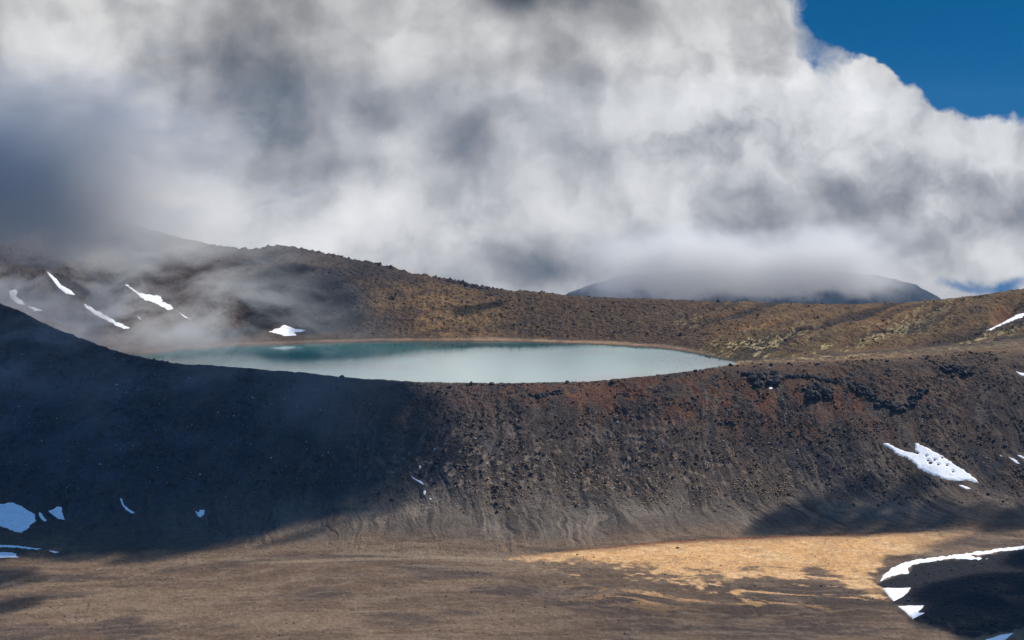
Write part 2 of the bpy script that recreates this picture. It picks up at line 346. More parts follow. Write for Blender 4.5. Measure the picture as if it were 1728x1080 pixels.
# ------------------------------------------------------------------ materials
class NT:
    def __init__(s, tree): s.t = tree; s.n = tree.nodes; s.l = tree.links
    def add(s, typ, **kw):
        n = s.n.new(typ)
        for k, v in kw.items(): setattr(n, k, v)
        return n
    def put(s, sock, v):
        if isinstance(v, bpy.types.NodeSocket): s.l.new(v, sock)
        else: sock.default_value = v
    def math(s, op, a, b=0.0, c=None, clamp=False):
        n = s.add('ShaderNodeMath', operation=op, use_clamp=clamp); s.put(n.inputs[0], a); s.put(n.inputs[1], b)
        if c is not None: s.put(n.inputs[2], c)
        return n.outputs[0]
    def vec(s, op, a, b=(0, 0, 0)):
        n = s.add('ShaderNodeVectorMath', operation=op); s.put(n.inputs[0], a)
        if op == 'SCALE': s.put(n.inputs['Scale'], b)
        else: s.put(n.inputs[1], b)
        return n.outputs['Value'] if op in ('LENGTH', 'DOT_PRODUCT') else n.outputs[0]
    def noise(s, vec, scale, detail=4, rough=.5, dist=0.0, dim='3D', lac=2.0):
        n = s.add('ShaderNodeTexNoise', noise_dimensions=dim); s.put(n.inputs['Vector'], vec)
        s.put(n.inputs['Scale'], scale); n.inputs['Detail'].default_value = detail
        n.inputs['Roughness'].default_value = rough; n.inputs['Distortion'].default_value = dist; n.inputs['Lacunarity'].default_value = lac
        return n
    def mapr(s, v, a, b, c=0.0, d=1.0, smooth=True):
        n = s.add('ShaderNodeMapRange'); n.interpolation_type = 'SMOOTHSTEP' if smooth else 'LINEAR'
        s.put(n.inputs[0], v)
        for i, x in enumerate((a, b, c, d)): s.put(n.inputs[i+1], x)
        return n.outputs[0]
    def mixc(s, f, a, b, mode='MIX'):
        n = s.add('ShaderNodeMix', data_type='RGBA', blend_type=mode); s.put(n.inputs[0], f); s.put(n.inputs[6], a); s.put(n.inputs[7], b)
        return n.outputs[2]
def new_mat(name):
    m = bpy.data.materials.new(name); m.use_nodes = True; m.node_tree.nodes.clear(); return m, NT(m.node_tree)
def ground_mat(name, bumpd=.6, size=1.0):
    m, t = new_mat(name)
    out = t.add('ShaderNodeOutputMaterial'); p = t.add('ShaderNodeBsdfPrincipled')
    at = t.add('ShaderNodeAttribute', attribute_name='tint'); geo = t.add('ShaderNodeNewGeometry')
    n1 = t.noise(geo.outputs['Position'], .9*size, 6, .62); n2 = t.noise(geo.outputs['Position'], .22*size, 4, .6)
    vo = t.add('ShaderNodeTexVoronoi'); t.put(vo.inputs['Vector'], geo.outputs['Position']); vo.inputs['Scale'].default_value = .75*size
    f1 = t.mapr(n1.outputs[0], .3, .72, .68, 1.36, False); f2 = t.mapr(n2.outputs[0], .3, .7, .82, 1.2, False)
    c = t.mixc(1.0, at.outputs['Color'], t.math('MULTIPLY', f1, f2), 'MULTIPLY')
    t.put(p.inputs['Base Color'], c); p.inputs['Roughness'].default_value = .93; p.inputs['Specular IOR Level'].default_value = .15
    hgt = t.math('ADD', n1.outputs[0], t.math('MULTIPLY', vo.outputs['Distance'], -.35))
    b = t.add('ShaderNodeBump'); b.inputs['Strength'].default_value = .8; b.inputs['Distance'].default_value = bumpd; t.put(b.inputs['Height'], hgt)
    t.put(p.inputs['Normal'], b.outputs[0]); t.l.new(p.outputs[0], out.inputs[0]); return m
M_floor = ground_mat('cinder_floor', .35, 1.3); M_slope = ground_mat('scoria_slope', .9, 1.0); M_hill = ground_mat('hill_soil', .9, .8)
def rock_mat(name, c1, c2):
    m, t = new_mat(name); out = t.add('ShaderNodeOutputMaterial'); p = t.add('ShaderNodeBsdfPrincipled')
    tc = t.add('ShaderNodeNewGeometry'); n = t.noise(tc.outputs['Position'], 1.4, 6, .65)
    t.put(p.inputs['Base Color'], t.mixc(t.mapr(n.outputs[0], .35, .65), c1+(1,), c2+(1,)))
    p.inputs['Roughness'].default_value = .9; p.inputs['Specular IOR Level'].default_value = .2
    b = t.add('ShaderNodeBump'); b.inputs['Distance'].default_value = .3; t.put(b.inputs['Height'], n.outputs[0]); t.put(p.inputs['Normal'], b.outputs[0])
    t.l.new(p.outputs[0], out.inputs[0]); return m
M_rock = rock_mat('dark_lava', (.022,.022,.026), (.075,.066,.064)); M_rockb = rock_mat('brown_lava', (.035,.025,.022), (.085,.062,.05))
M_rockt = rock_mat('tan_rock', (.19,.125,.07), (.34,.24,.15)); M_rockw = rock_mat('pale_rock', (.28,.28,.29), (.5,.5,.52))
m, t = new_mat('old_snow'); M_snow = m
out = t.add('ShaderNodeOutputMaterial'); p = t.add('ShaderNodeBsdfPrincipled'); g = t.add('ShaderNodeNewGeometry')
n = t.noise(g.outputs['Position'], .35, 5, .6); n2 = t.noise(g.outputs['Position'], 1.6, 4, .6)
t.put(p.inputs['Base Color'], t.mixc(t.math('MAXIMUM', t.mapr(n.outputs[0], .50, .75, 0, .45), t.mapr(n2.outputs[0], .60, .70, 0, .8)), (.93,.94,.96,1), (.42,.38,.35,1)))
p.inputs['Roughness'].default_value = .7; b = t.add('ShaderNodeBump'); b.inputs['Distance'].default_value = .25; t.put(b.inputs['Height'], n2.outputs[0]); t.put(p.inputs['Normal'], b.outputs[0])
t.l.new(p.outputs[0], out.inputs[0])
m, t = new_mat('tint_stone'); M_tint = m
out = t.add('ShaderNodeOutputMaterial'); p = t.add('ShaderNodeBsdfPrincipled'); at = t.add('ShaderNodeAttribute', attribute_name='tint'); g = t.add('ShaderNodeNewGeometry')
n = t.noise(g.outputs['Position'], 2.0, 4, .6)
t.put(p.inputs['Base Color'], t.mixc(1.0, at.outputs['Color'], t.mapr(n.outputs[0], .3, .7, .7, 1.3), 'MULTIPLY')); p.inputs['Roughness'].default_value = .9; p.inputs['Specular IOR Level'].default_value = .15
t.l.new(p.outputs[0], out.inputs[0])

# ------------------------------------------------------------------ terrain meshes
def strip(name, r0, r1, mat, label):
    n = r1-r0+1
    co = np.stack([X[r0:r1+1], Y[r0:r1+1], Z[r0:r1+1]], -1).reshape(-1, 3)
    i = np.arange(n-1)[:, None]*NC+np.arange(NC-1)[None, :]; i = i.ravel()
    fa = np.stack([i, i+1, i+NC+1, i+NC], -1)
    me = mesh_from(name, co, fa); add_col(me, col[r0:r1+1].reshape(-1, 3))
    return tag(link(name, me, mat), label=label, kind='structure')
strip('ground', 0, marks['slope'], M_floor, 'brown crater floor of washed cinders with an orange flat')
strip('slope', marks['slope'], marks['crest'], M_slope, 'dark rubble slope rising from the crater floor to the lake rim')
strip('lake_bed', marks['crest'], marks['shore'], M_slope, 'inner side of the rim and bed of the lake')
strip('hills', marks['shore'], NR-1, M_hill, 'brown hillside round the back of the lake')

# lookups on the terrain
def locate(u, v, near):
    """row position on the smooth ground where bearing (u, v) meets it"""
    c = int(np.clip(np.searchsorted(U, u), 1, NC-1)); f = (u-U[c-1])/(U[c]-U[c-1])
    r0, r1 = (26, marks['crest']) if near else (marks['shore'], marks['rim'])
    vv = V[r0:r1+1, c-1]*(1-f)+V[r0:r1+1, c]*f
    vm = np.minimum.accumulate(vv)
    r = np.interp(-v, -vm, np.arange(r0, r1+1))
    return r, c-1+f
def at_rc(A, r, c):
    r = np.clip(r, 0, NR-1.001); c = np.clip(c, 0, NC-1.001)
    i = np.floor(r).astype(int); j = np.floor(c).astype(int); a = r-i; b = c-j
    return (A[i, j]*(1-b)+A[i, j+1]*b)*(1-a)+(A[i+1, j]*(1-b)+A[i+1, j+1]*b)*a
def is_near(u, v): return v > np.interp(u, U, vC)

# ------------------------------------------------------------------ snow patches
for k, (lab, th, poly) in enumerate(SNOW):
    pu = [p[0] for p in poly]; pv = [p[1] for p in poly]
    near = bool(is_near(np.mean(pu), np.mean(pv)))
    big = max(pu)-min(pu) > 30
    st = .6 if big else .4
    us = np.arange(min(pu)-1, max(pu)+1+st, st); vs = np.arange(min(pv)-1, max(pv)+1+st, st)
    GU, GV = np.meshgrid(us, vs)
    d = sdist(GU, GV, poly)
    amp = 2.2 if max(pu)-min(pu) > 80 else .9
    d = d+(fbm(GU/7.0, GV/2.6, 4, 400+k)-.5)*amp*2+(.25 if not big else 0)
    if k == 20:                                             # stones melting out of the large field
        for a, b_, c_ in ((1570,782,2.6),(1577,777,1.5),(1566,778,1.3),(1590,773,1.2),(1583,785,1.1),(1598,786,1.3),(1563,770,1.1),(1608,797,1.0)):
            d = np.minimum(d, np.hypot((GU-a)*.7, GV-b_)-c_*.6)
    R = np.zeros_like(GU); CC = np.zeros_like(GU)
    for j in range(len(us)):
        r, c = locate(us[j], vs, near); R[:, j] = r; CC[:, j] = c
    yy = at_rc(Y, R, CC); zz = at_rc(Z, R, CC)+.02
    xx = (GU-CX)/F*yy
    off = -.12+(th*.7)*ss(0, 3.2 if big else 1.8, d)
    keep = (d[:-1, :-1] > -.3) & (d[1:, :-1] > -.3) & (d[:-1, 1:] > -.3) & (d[1:, 1:] > -.3)
    n = len(us); i = (np.arange(len(vs)-1)[:, None]*n+np.arange(n-1)[None, :])[keep]
    if len(i) == 0: continue
    fa = np.stack([i, i+n, i+n+1, i+1], -1)
    co = np.stack([xx, yy, zz+off], -1).reshape(-1, 3)
    used, inv = np.unique(fa, return_inverse=True); fa = inv.reshape(fa.shape)
    tag(link('snow_patch', mesh_from('snow_patch', co[used], fa), M_snow), lab, 'snow patch', 'old snow patches left on the slopes')

# ------------------------------------------------------------------ lake
cs = np.where((U > 205) & (U < 1262))[0][::4]
ws = []
nt = 60
for c in cs:
    ya, yb = Y3[c]-14, Y4[c]+5
    for i in range(nt+1): y = ya+(yb-ya)*i/nt; ws.append(((U[c]-CX)/F*y, y, 0.0))
i = (np.arange(len(cs)-1)[:, None]*(nt+1)+np.arange(nt)[None, :]).ravel()
me = mesh_from('water', np.array(ws), np.stack([i, i+nt+1, i+nt+2, i+1], -1))
m, t = new_mat('lake_water')
out = t.add('ShaderNodeOutputMaterial'); p = t.add('ShaderNodeBsdfPrincipled'); g = t.add('ShaderNodeNewGeometry')
mp = t.add('ShaderNodeMapping'); t.put(mp.inputs[0], g.outputs['Position']); mp.inputs['Scale'].default_value = (.0045, .011, 1)
n1 = t.noise(mp.outputs[0], 1.0, 4, .55, .6)
dp = t.vec('MULTIPLY', t.vec('SUBTRACT', g.outputs['Position'], (-190, 1205, 0)), (1/100, 1/38, 0)); dp2 = t.vec('MULTIPLY', t.vec('SUBTRACT', g.outputs['Position'], (190, 1215, 0)), (1/50, 1/60, 0))
refl_patch = t.math('ADD', t.math('POWER', 2.718, t.math('MULTIPLY', t.vec('DOT_PRODUCT', dp, dp), -1)), t.math('MULTIPLY', t.math('POWER', 2.718, t.math('MULTIPLY', t.vec('DOT_PRODUCT', dp2, dp2), -1)), .8))  # dark reflections at both lake ends painted into the water colour
base = t.mixc(t.math('SUBTRACT', t.mapr(n1.outputs[0], .36, .56), refl_patch, clamp=True), (.002,.045,.056,1), (.020,.105,.108,1))
t.put(p.inputs['Base Color'], base)
t.put(p.inputs['Roughness'], t.mapr(n1.outputs[0], .38, .62, .02, .06)); p.inputs['IOR'].default_value = 1.333
mp2 = t.add('ShaderNodeMapping'); t.put(mp2.inputs[0], g.outputs['Position']); mp2.inputs['Scale'].default_value = (.5, 1.0, 1)
n2 = t.noise(mp2.outputs[0], .9, 4, .6)
b = t.add('ShaderNodeBump'); b.inputs['Distance'].default_value = .05; b.inputs['Strength'].default_value = .35; t.put(b.inputs['Height'], n2.outputs[0]); t.put(p.inputs['Normal'], b.outputs[0])
t.l.new(p.outputs[0], out.inputs[0])
tag(link('water', me, m), 'turquoise crater lake reflecting the clouds', kind='structure')

# ------------------------------------------------------------------ rocks
def ico(sub):
    import bmesh
    bm = bmesh.new(); bmesh.ops.create_icosphere(bm, subdivisions=sub, radius=1.0); bm.verts.ensure_lookup_table()
    v = np.array([x.co[:] for x in bm.verts]); f = np.array([[w.index for w in q.verts] for q in bm.faces]); bm.free(); return v, f
def crag(v, seed, amp=.35, flat=.75):
    r = np.random.default_rng(seed)
    out = v.copy()
    for _ in range(9):                                      # cut planes make facets
        nrm = r.normal(size=3); nrm /= np.linalg.norm(nrm); d0 = r.uniform(.55, .9)
        dd = out@nrm; out = out-np.outer(np.maximum(dd-d0, 0), nrm)
    out *= (1+amp*(r.random(len(v))-.5)*.5)[:, None]
    out *= r.uniform(.75, 1.25, 3)*np.array([1, 1, flat]); return out
I1, F1 = ico(1); I2, F2 = ico(2); I3, F3 = ico(3)
small = [crag(I1, 100+i) for i in range(10)]
def pick(n, reg):
    """random bearings in a region: (u0,u1,v0,v1, weight function)"""
    u0, u1, v0, v1, w = reg; out = []
    while len(out) < n:
        u = rng.uniform(u0, u1, n); v = rng.uniform(v0, v1, n); k = rng.random(n) < w(u, v)
        out += list(zip(u[k], v[k]))
    return out[:n]
cl = lambda u, v, s, sc=26: ss(.42, .62, fbm(u/sc, v/(sc*.55), 3, s))
vCf = lambda u: np.interp(u, U, vC); vFf = lambda u: np.interp(u, U, vF); v4f = lambda u: np.interp(u, U, v4)
def onnear(u, v): return (v > vCf(u)+.5)*1.0
regions = {
 'sunlit': (760,1740,600,880, lambda u, v: onnear(u,v)*(.12+.88*cl(u,v,501))*(1-ss(820,870,v))),
 'shaded': (0,760,505,860, lambda u, v: onnear(u,v)*(.2+.8*cl(u,v,503))*(1-ss(800,850,v))),
 'far':    (330,1200,405,575, lambda u, v: (v > vFf(u)+1)*(v < v4f(u)-8)*(.1+.9*cl(u,v,505,20))),
 'misty':  (0,420,380,590, lambda u, v: (v > vFf(u)+1)*(v < np.minimum(v4f(u)-8, vCf(u)-2))*cl(u,v,507,20)),
 'right':  (1130,1740,490,606, lambda u, v: (v > vFf(u)+1)*(v < np.minimum(v4f(u)-3, vCf(u)-1))*cl(u,v,509,20)),
 'rim':    (180,1700,480,650, lambda u, v: (np.abs(v-vCf(u)-3) < 3)*.9),
 'skyline':(300,1700,400,520, lambda u, v: (np.abs(v-vFf(u)-1.5) < 1.5)*(1-.6*ss(850,950,u))),
 'flat':   (880,1520,908,990, lambda u, v: (v > np.interp(u, U, vB)+3)*cl(u,v,511,40)*(1-ss(1380,1500,u))),
 'floor':  (-20,1480,930,1080, lambda u, v: (v > np.interp(u, U, vB)+6)*(sdist(u,v,MOUND) < -4)*(.06+.94*cl(u,v,513,70))),
 'mound':  (1500,1740,930,1080, lambda u, v: (sdist(u,v,MOUND) > 6)*1.0),
}
counts = {'sunlit': 32000, 'shaded': 14000, 'far': 5000, 'misty': 900, 'right': 2600, 'rim': 700, 'skyline': 700, 'flat': 330, 'floor': 3800, 'mound': 2600}
smax = {'sunlit': .60, 'shaded': .72, 'far': .85, 'misty': .9, 'right': .8, 'rim': .9, 'skyline': 1.2, 'flat': .5, 'floor': .30, 'mound': .5}
labs = {
 'sunlit': ('dark lava boulder lying in the rubble on the sunlit slope below the lake', 'boulders on the sunlit slope below the lake'),
 'shaded': ('near black boulder lying in the cloud shadow on the left slope', 'boulders on the shaded left slope'),
 'far': ('dark boulder on the brown hillside behind the lake', 'boulders on the hillside behind the lake'),
 'misty': ('grey boulder half veiled by mist on the left hillside', 'boulders on the misty hillside'),
 'right': ('dark boulder on the grooved hillside right of the lake', 'boulders on the right hillside'),
 'rim': ('small dark boulder sitting on the edge of the near rim against the water', 'boulders along the near rim'),
 'skyline': ('dark boulder standing on the skyline of the hill behind the lake', 'boulders along the skyline'),
 'flat': ('small dark stone lying on the orange flat of the crater floor', 'stones on the orange flat'),
 'floor': ('dark stone lying on the brown washed crater floor', 'stones on the brown crater floor'),
 'mound': ('dark stone on the black gravel mound', 'stones on the black mound'),
}
rocks = []                                                  # (apparent size, region, x, y, z, size, tone)
snow_near = [p for _, _, p in SNOW]
for reg, spec in regions.items():
    for (u, v) in pick(counts[reg], spec):
        near = bool(v > np.interp(u, U, vC)) if reg not in ('far', 'misty', 'right', 'skyline') else False
        r, c = locate(u, v, near); r = float(r)
        ri, ci = int(r), int(c)
        if snowm[ri, ci] > .4: continue
        y = float(at_rc(Y, np.array(r), np.array(c))); z = float(at_rc(Z, np.array(r), np.array(c))); x = (u-CX)/F*y
        s = smax[reg]*.34*(rng.pareto(2.3)+1)*rng.uniform(.7, 1.1); s = min(s, smax[reg]*2.3)
        q = rng.random(); tone = 'd'; q = q if reg != 'sunlit' or fbm(np.array([u/60]), np.array([v/30]), 3, 640)[0] > .5 else q+.35*(q < .6)
        if reg == 'sunlit':
            low = ss(740, 800, v)
            if q < .05+.5*low*(abs(u-1050) < 330): tone = 't'
            elif q > .98: tone = 'w'
            elif q > .42: tone = 'b'
        elif reg == 'shaded':
            if q > .975: tone = 'w'
        elif reg in ('far', 'right'): tone = 'b' if q < .45 else ('t' if q > .95 else 'd')
        if tone == 't': s = min(s*1.5, .85)
        if tone == 'w': s = min(s, .75)
        rocks.append((s/y, reg, x, y, z, s, tone))
rocks.sort(key=lambda a: -a[0])
mats = {'d': M_rock, 'b': M_rockb, 't': M_rockt, 'w': M_rockw}
tones = {'d': ((.020,.020,.023), (.07,.060,.056)), 'b': ((.045,.032,.024), (.13,.092,.066)), 't': ((.2,.13,.07), (.4,.28,.17)), 'w': ((.35,.35,.37), (.6,.6,.63))}
protos = {}
for k in 'dbtw':
    protos[k] = []
    for j in range(6 if k in 'db' else 3):
        me = mesh_from('boulder', crag(I2, 900+j*7+ord(k), .3), F2, smooth=False); me.materials.append(mats[k]); protos[k].append(me)
for (a, reg, x, y, z, s, tone) in rocks[:292]:
    o = bpy.data.objects.new('boulder', random.choice(protos[tone])); C.objects.link(o)
    o.location = (x, y, z+s*.15); o.scale = (s, s, s*rng.uniform(.8, 1.15)); o.rotation_euler = (rng.uniform(-.3, .3), rng.uniform(-.3, .3), rng.uniform(0, 6.28))
    lab, grp = labs[reg]
    if tone == 't': lab, grp = 'pale tan boulder low on the sunlit slope below the lake', 'tan boulders low on the sunlit slope'
    if tone == 'w': lab, grp = 'whitish boulder among the dark rubble of the near slope', 'whitish boulders on the near slope'
    if tone == 'b' and reg == 'sunlit': lab, grp = 'brown boulder lying in the rubble on the sunlit slope below the lake', 'brown boulders on the sunlit slope'
    if tone == 'b' and reg == 'far': lab, grp = 'brown boulder on the hillside behind the lake', 'brown boulders on the hillside behind the lake'
    if tone == 'b' and reg == 'right': lab, grp = 'brown boulder on the grooved hillside right of the lake', 'brown boulders on the right hillside'
    if tone == 't' and reg != 'sunlit': lab, grp = 'pale tan boulder on the hills round the lake', 'tan boulders on the hills'
    tag(o, lab, 'boulder', grp)
def merged(name, items, variants, F_, label, kind='stuff'):
    n = len(items); nv = len(variants[0]); co = np.empty((n, nv, 3)); cc = np.empty((n, nv, 3))
    for i, (x, y, z, s, cl_) in enumerate(items):
        v = variants[i % len(variants)]; a = rng.uniform(0, 6.28); ca, sa = math.cos(a), math.sin(a)
        w = v*s; co[i, :, 0] = w[:, 0]*ca-w[:, 1]*sa+x; co[i, :, 1] = w[:, 0]*sa+w[:, 1]*ca+y; co[i, :, 2] = w[:, 2]+z; cc[i] = cl_
    fa = (F_[None]+(np.arange(n)*nv)[:, None, None]).reshape(-1, 3)
    me = mesh_from(name, co.reshape(-1, 3), fa, smooth=False); add_col(me, cc.reshape(-1, 3))
    return tag(link(name, me, M_tint), label, kind=kind)
its = []
for (a, reg, x, y, z, s, tone) in rocks[292:]:
    c1, c2 = tones[tone]; q = rng.random(); its.append((x, y, z+s*.15, s, np.array(c1)*(1-q)+np.array(c2)*q))
tag(merged('rubble', its, small, F1, 'loose lava stones strewn over all the slopes'), cat='rubble')

# tussock grass: little straw coloured tufts on the right hillside
def tuft(seed):
    r = np.random.default_rng(seed); vs = []; fs = []
    for k in range(9):
        a = r.uniform(0, 6.28); l = r.uniform(.5, 1.1); w = .16; bx, by = r.uniform(-.25, .25, 2)
        dx, dy = math.cos(a), math.sin(a); i = len(vs)
        vs += [(bx-dy*w, by+dx*w, 0), (bx+dy*w, by-dx*w, 0), (bx+dx*l*.7, by+dy*l*.7, l*.8)]; fs.append((i, i+1, i+2))
    return np.array(vs), np.array(fs)
tv, tf = tuft(1); tufts = [tuft(i)[0] for i in range(1, 6)]
yw = lambda u, v: np.clip(blob(u,v,1270,580,95,16,-14)*1.2+blob(u,v,1360,590,160,14,-9)+blob(u,v,1640,572,90,14,-14)*.9+blob(u,v,1480,560,150,14,-20)*.5, 0, 1)*ss(.45, .62, fbm(u/7.0+v/9.0, v/3.0, 3, 95))*(v < np.minimum(v4f(u)-2, vCf(u)-1))*(v > vFf(u)+4)
its = []
for (u, v) in pick(5200, (1130, 1745, 500, 606, yw)):
    r, c = locate(u, v, False); y = float(at_rc(Y, np.array(float(r)), np.array(c))); z = float(at_rc(Z, np.array(float(r)), np.array(c)))
    q = rng.random(); its.append(((u-CX)/F*y, y, z-.05, rng.uniform(.5, 1.15), np.array((.34,.25,.10))*(1-q)+np.array((.55,.45,.22))*q))
tag(merged('tussock_grass', its, tufts, tf, 'straw coloured tussock grass on the grooved hillside right of the lake'), cat='grass')

# lava outcrops: craggy masses standing out of the slope
def outcrop(label, pts, size, seed, near=True, group='dark lava outcrops', lift=0.0):
    r_ = np.random.default_rng(seed); cs_, fs_ = [], []; nb = 0
    for (u, v, s) in pts:
        for k in range(12):
            uu = u+float(np.clip(r_.normal()*.6, -.9, .9))*s*1.25; vv = v+float(np.clip(r_.normal()*.6, -.9, .9))*s*.5
            r, c = locate(uu, vv, near); y = float(at_rc(Y, np.array(float(r)), np.array(c))); z = float(at_rc(Z, np.array(float(r)), np.array(c)))
            ww = crag(I2, int(r_.integers(1e6)), .5, r_.uniform(.7, 1.15))*s*size*1.12*(.35+.75*r_.random()**1.5)*y/F
            ww = ww*(1+.22*(vnoise(ww[:, 0]*1.1+seed, ww[:, 2]*1.3+ww[:, 1], seed)-.5))[:, None]
            cs_.append(ww+np.array([(uu-CX)/F*y, y, z+lift])); fs_.append(F2+nb); nb += len(ww)
    me = mesh_from('rock_outcrop', np.concatenate(cs_), np.concatenate(fs_), smooth=False)
    tag(link('rock_outcrop', me, M_rock), label, 'rock outcrop', group)
outcrop('broad heap of dark lava rock on the rim by the right end of the lake', [(1262,634,6),(1275,640,8),(1290,638,9),(1300,644,9),(1315,640,8),(1330,638,6),(1280,648,6),(1305,632,5)], .85, 1)
outcrop('round knob of dark lava rock between the broad heap and the long ledge', [(1365,662,7),(1378,656,8),(1390,664,9),(1375,672,8),(1398,672,6)], .85, 2)
outcrop('long curved ledge of dark lava rock on the slope right of the round knob', [(1436,650,6),(1446,658,8),(1458,664,8),(1472,670,8),(1488,680,9),(1504,684,10),(1520,684,10),(1536,678,9),(1548,668,8),(1558,658,6)], .8, 3)
outcrop('thin broken line of dark rocks linking the broad heap to the long ledge', [(1344,636,4),(1352,637,4),(1360,637,4),(1368,638,4),(1376,640,4),(1384,641,4),(1393,642,4.5),(1402,644,5),(1410,645,5),(1418,645,5)], .75, 4)
outcrop('scattered dark lava rocks below the right hillside, highest of the outcrops at the right', [(1592,622,6),(1602,624,7),(1612,622,7),(1622,625,7),(1632,630,7),(1615,632,7)], .7, 5)
outcrop('low dark crag on the skyline where the hill behind the lake slopes down', [(760,475,4),(770,477,4),(782,479,4.5),(789,481,4),(796,483,4.5),(803,485,4),(810,487,4),(816,488,3.5),(822,489,3)], .8, 6, near=False)
outcrop('small dark rocky top on the skyline, highest point of the hill behind the lake', [(446,419,3),(456,416,3.5),(468,417,3.5),(480,419,3)], .7, 7, near=False)
outcrop('low dark rock pile below the near rim under the middle of the lake', [(900,669,4),(908,671,5),(917,668,5),(926,666,5),(936,664,5),(946,662,4.5)], .75, 8)
outcrop('small dark rock pile in the middle of the sunlit slope', [(1228,708,4),(1240,712,4),(1215,712,3.5)], .75, 9)
outcrop('small knot of dark rocks on the skyline left of the low crag', [(640,448,3.2),(650,450,3.5),(662,453,3)], .75, 10, near=False)

# ------------------------------------------------------------------ far mountain
us = np.arange(850, 1700, 2.0); nr = 60; co = []; cc = []
top = np.interp(us, [850,930,965,1000,1035,1075,1130,1200,1300,1400,1450,1490,1520,1545,1565,1583,1610,1700], [535,512,494,480,470,464,460,455,452,458,464,468,472,480,492,504,520,560])
for r in range(nr+1):
    tt = r/nr
    for k, u in enumerate(us):
        y = 5000+(1000*tt if tt <= .6 else 600+(tt-.6)*900)
        yt = 5600; zt = H-(top[k]-VH)/F*yt
        prof = ss(0, .6, np.array(tt))**.8 if tt <= .6 else 1-ss(.6, 1.15, np.array(tt))
        z = -800+(zt+800)*float(prof)
        co.append(((u-CX)/F*y, y, z))
co = np.array(co); co[:, 2] += (ridged(co[:, 0]/90, co[:, 1]/160, 5, 601)-.55)*22*np.clip((co[:, 2]+800)/200, 0, 1)
n = len(us); i = (np.arange(nr)[:, None]*n+np.arange(n-1)[None, :]).ravel()
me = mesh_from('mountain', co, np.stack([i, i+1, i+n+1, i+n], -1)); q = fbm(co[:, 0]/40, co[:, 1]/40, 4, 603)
cc = np.array((.018,.027,.042))*(1-q[:, None])+np.array((.04,.05,.062))*q[:, None]; add_col(me, cc)  # blue of distance haze put into the mountain's own colour
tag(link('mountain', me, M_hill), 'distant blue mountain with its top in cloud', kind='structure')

# ------------------------------------------------------------------ volumes
def box(name, lo, hi, mat):
    v = np.array([(x, y, z) for x in (lo[0], hi[0]) for y in (lo[1], hi[1]) for z in (lo[2], hi[2])], float)
    f = np.array([(0,1,3,2),(4,6,7,5),(0,4,5,1),(2,3,7,6),(0,2,6,4),(1,5,7,3)])
    return link(name, mesh_from(name, v, f, smooth=False), mat)
m, t = new_mat('air_haze'); out = t.add('ShaderNodeOutputMaterial'); pv = t.add('ShaderNodeVolumePrincipled')
pv.inputs['Color'].default_value = (.25,.50,.90,1); pv.inputs['Density'].default_value = 2.0e-5; pv.inputs['Anisotropy'].default_value = .1
t.l.new(pv.outputs[0], out.inputs['Volume'])
tag(box('haze', (-3600,-60,-862), (3600,6500,330), m), 'thin blue air over the whole valley', kind='stuff')

def vol_mat(name, color, aniso, build):
    m, t = new_mat(name); out = t.add('ShaderNodeOutputMaterial'); pv = t.add('ShaderNodeVolumePrincipled')
    pv.inputs['Color'].default_value = color+(1,); pv.inputs['Anisotropy'].default_value = aniso
    g = t.add('ShaderNodeNewGeometry'); t.put(pv.inputs['Density'], build(t, g.outputs['Position']))
    t.l.new(pv.outputs[0], out.inputs['Volume']); return m
def mist_d(t, P):
    sp = t.add('ShaderNodeSeparateXYZ'); t.put(sp.inputs[0], P); x, y, z = sp.outputs
    w = t.noise(P, .012, 3, .5); wv_ = t.vec('SCALE', t.vec('SUBTRACT', w.outputs['Color'], (.5,.5,.5)), 60.0)
    Pw = t.vec('ADD', P, wv_)
    mp = t.add('ShaderNodeMapping'); t.put(mp.inputs[0], Pw); mp.inputs['Rotation'].default_value = (0, math.radians(38), 0); mp.inputs['Scale'].default_value = (.8, .7, 2.4)
    n = t.noise(mp.outputs[0], .0165, 7, .62)
    # upper right edge of the bank runs down to the shore
    e = t.math('ADD', t.math('MULTIPLY', x, .58), t.math('MULTIPLY', z, .45))       # grows to the upper right
    no = t.math('SUBTRACT', n.outputs[0], .5)
    ee = t.math('ADD', e, t.math('MULTIPLY', no, 260))
    cover = t.mapr(ee, -32, -150, 0, 1)
    top = t.mapr(t.math('ADD', z, t.math('MULTIPLY', no, 160)), 55, 125, 0, 1)
    left = t.mapr(t.math('ADD', x, t.math('MULTIPLY', no, 220)), -190, -330, 0, 1)
    thick = t.math('ADD', .75, t.math('MULTIPLY', t.math('MULTIPLY', top, left), .85))
    wisps = t.math('MAXIMUM', t.mapr(n.outputs[0], .43, .62), t.math('MULTIPLY', top, .65))
    low = t.math('MULTIPLY', t.mapr(z, -5, 25), t.mapr(t.math('ADD', z, t.math('MULTIPLY', no, 120)), 275, 150, 0, 1))
    d = t.math('MULTIPLY', t.math('MULTIPLY', cover, wisps), t.math('MULTIPLY', thick, low))
    return t.math('MULTIPLY', d, .040)
Mm = vol_mat('mist_vapour', (.985,.965,.94), .2, mist_d)
tag(box('mist', (-720,1150,-12), (-60,1225,320), Mm), 'grey mist drifting down the left hillside to the lake', kind='stuff')
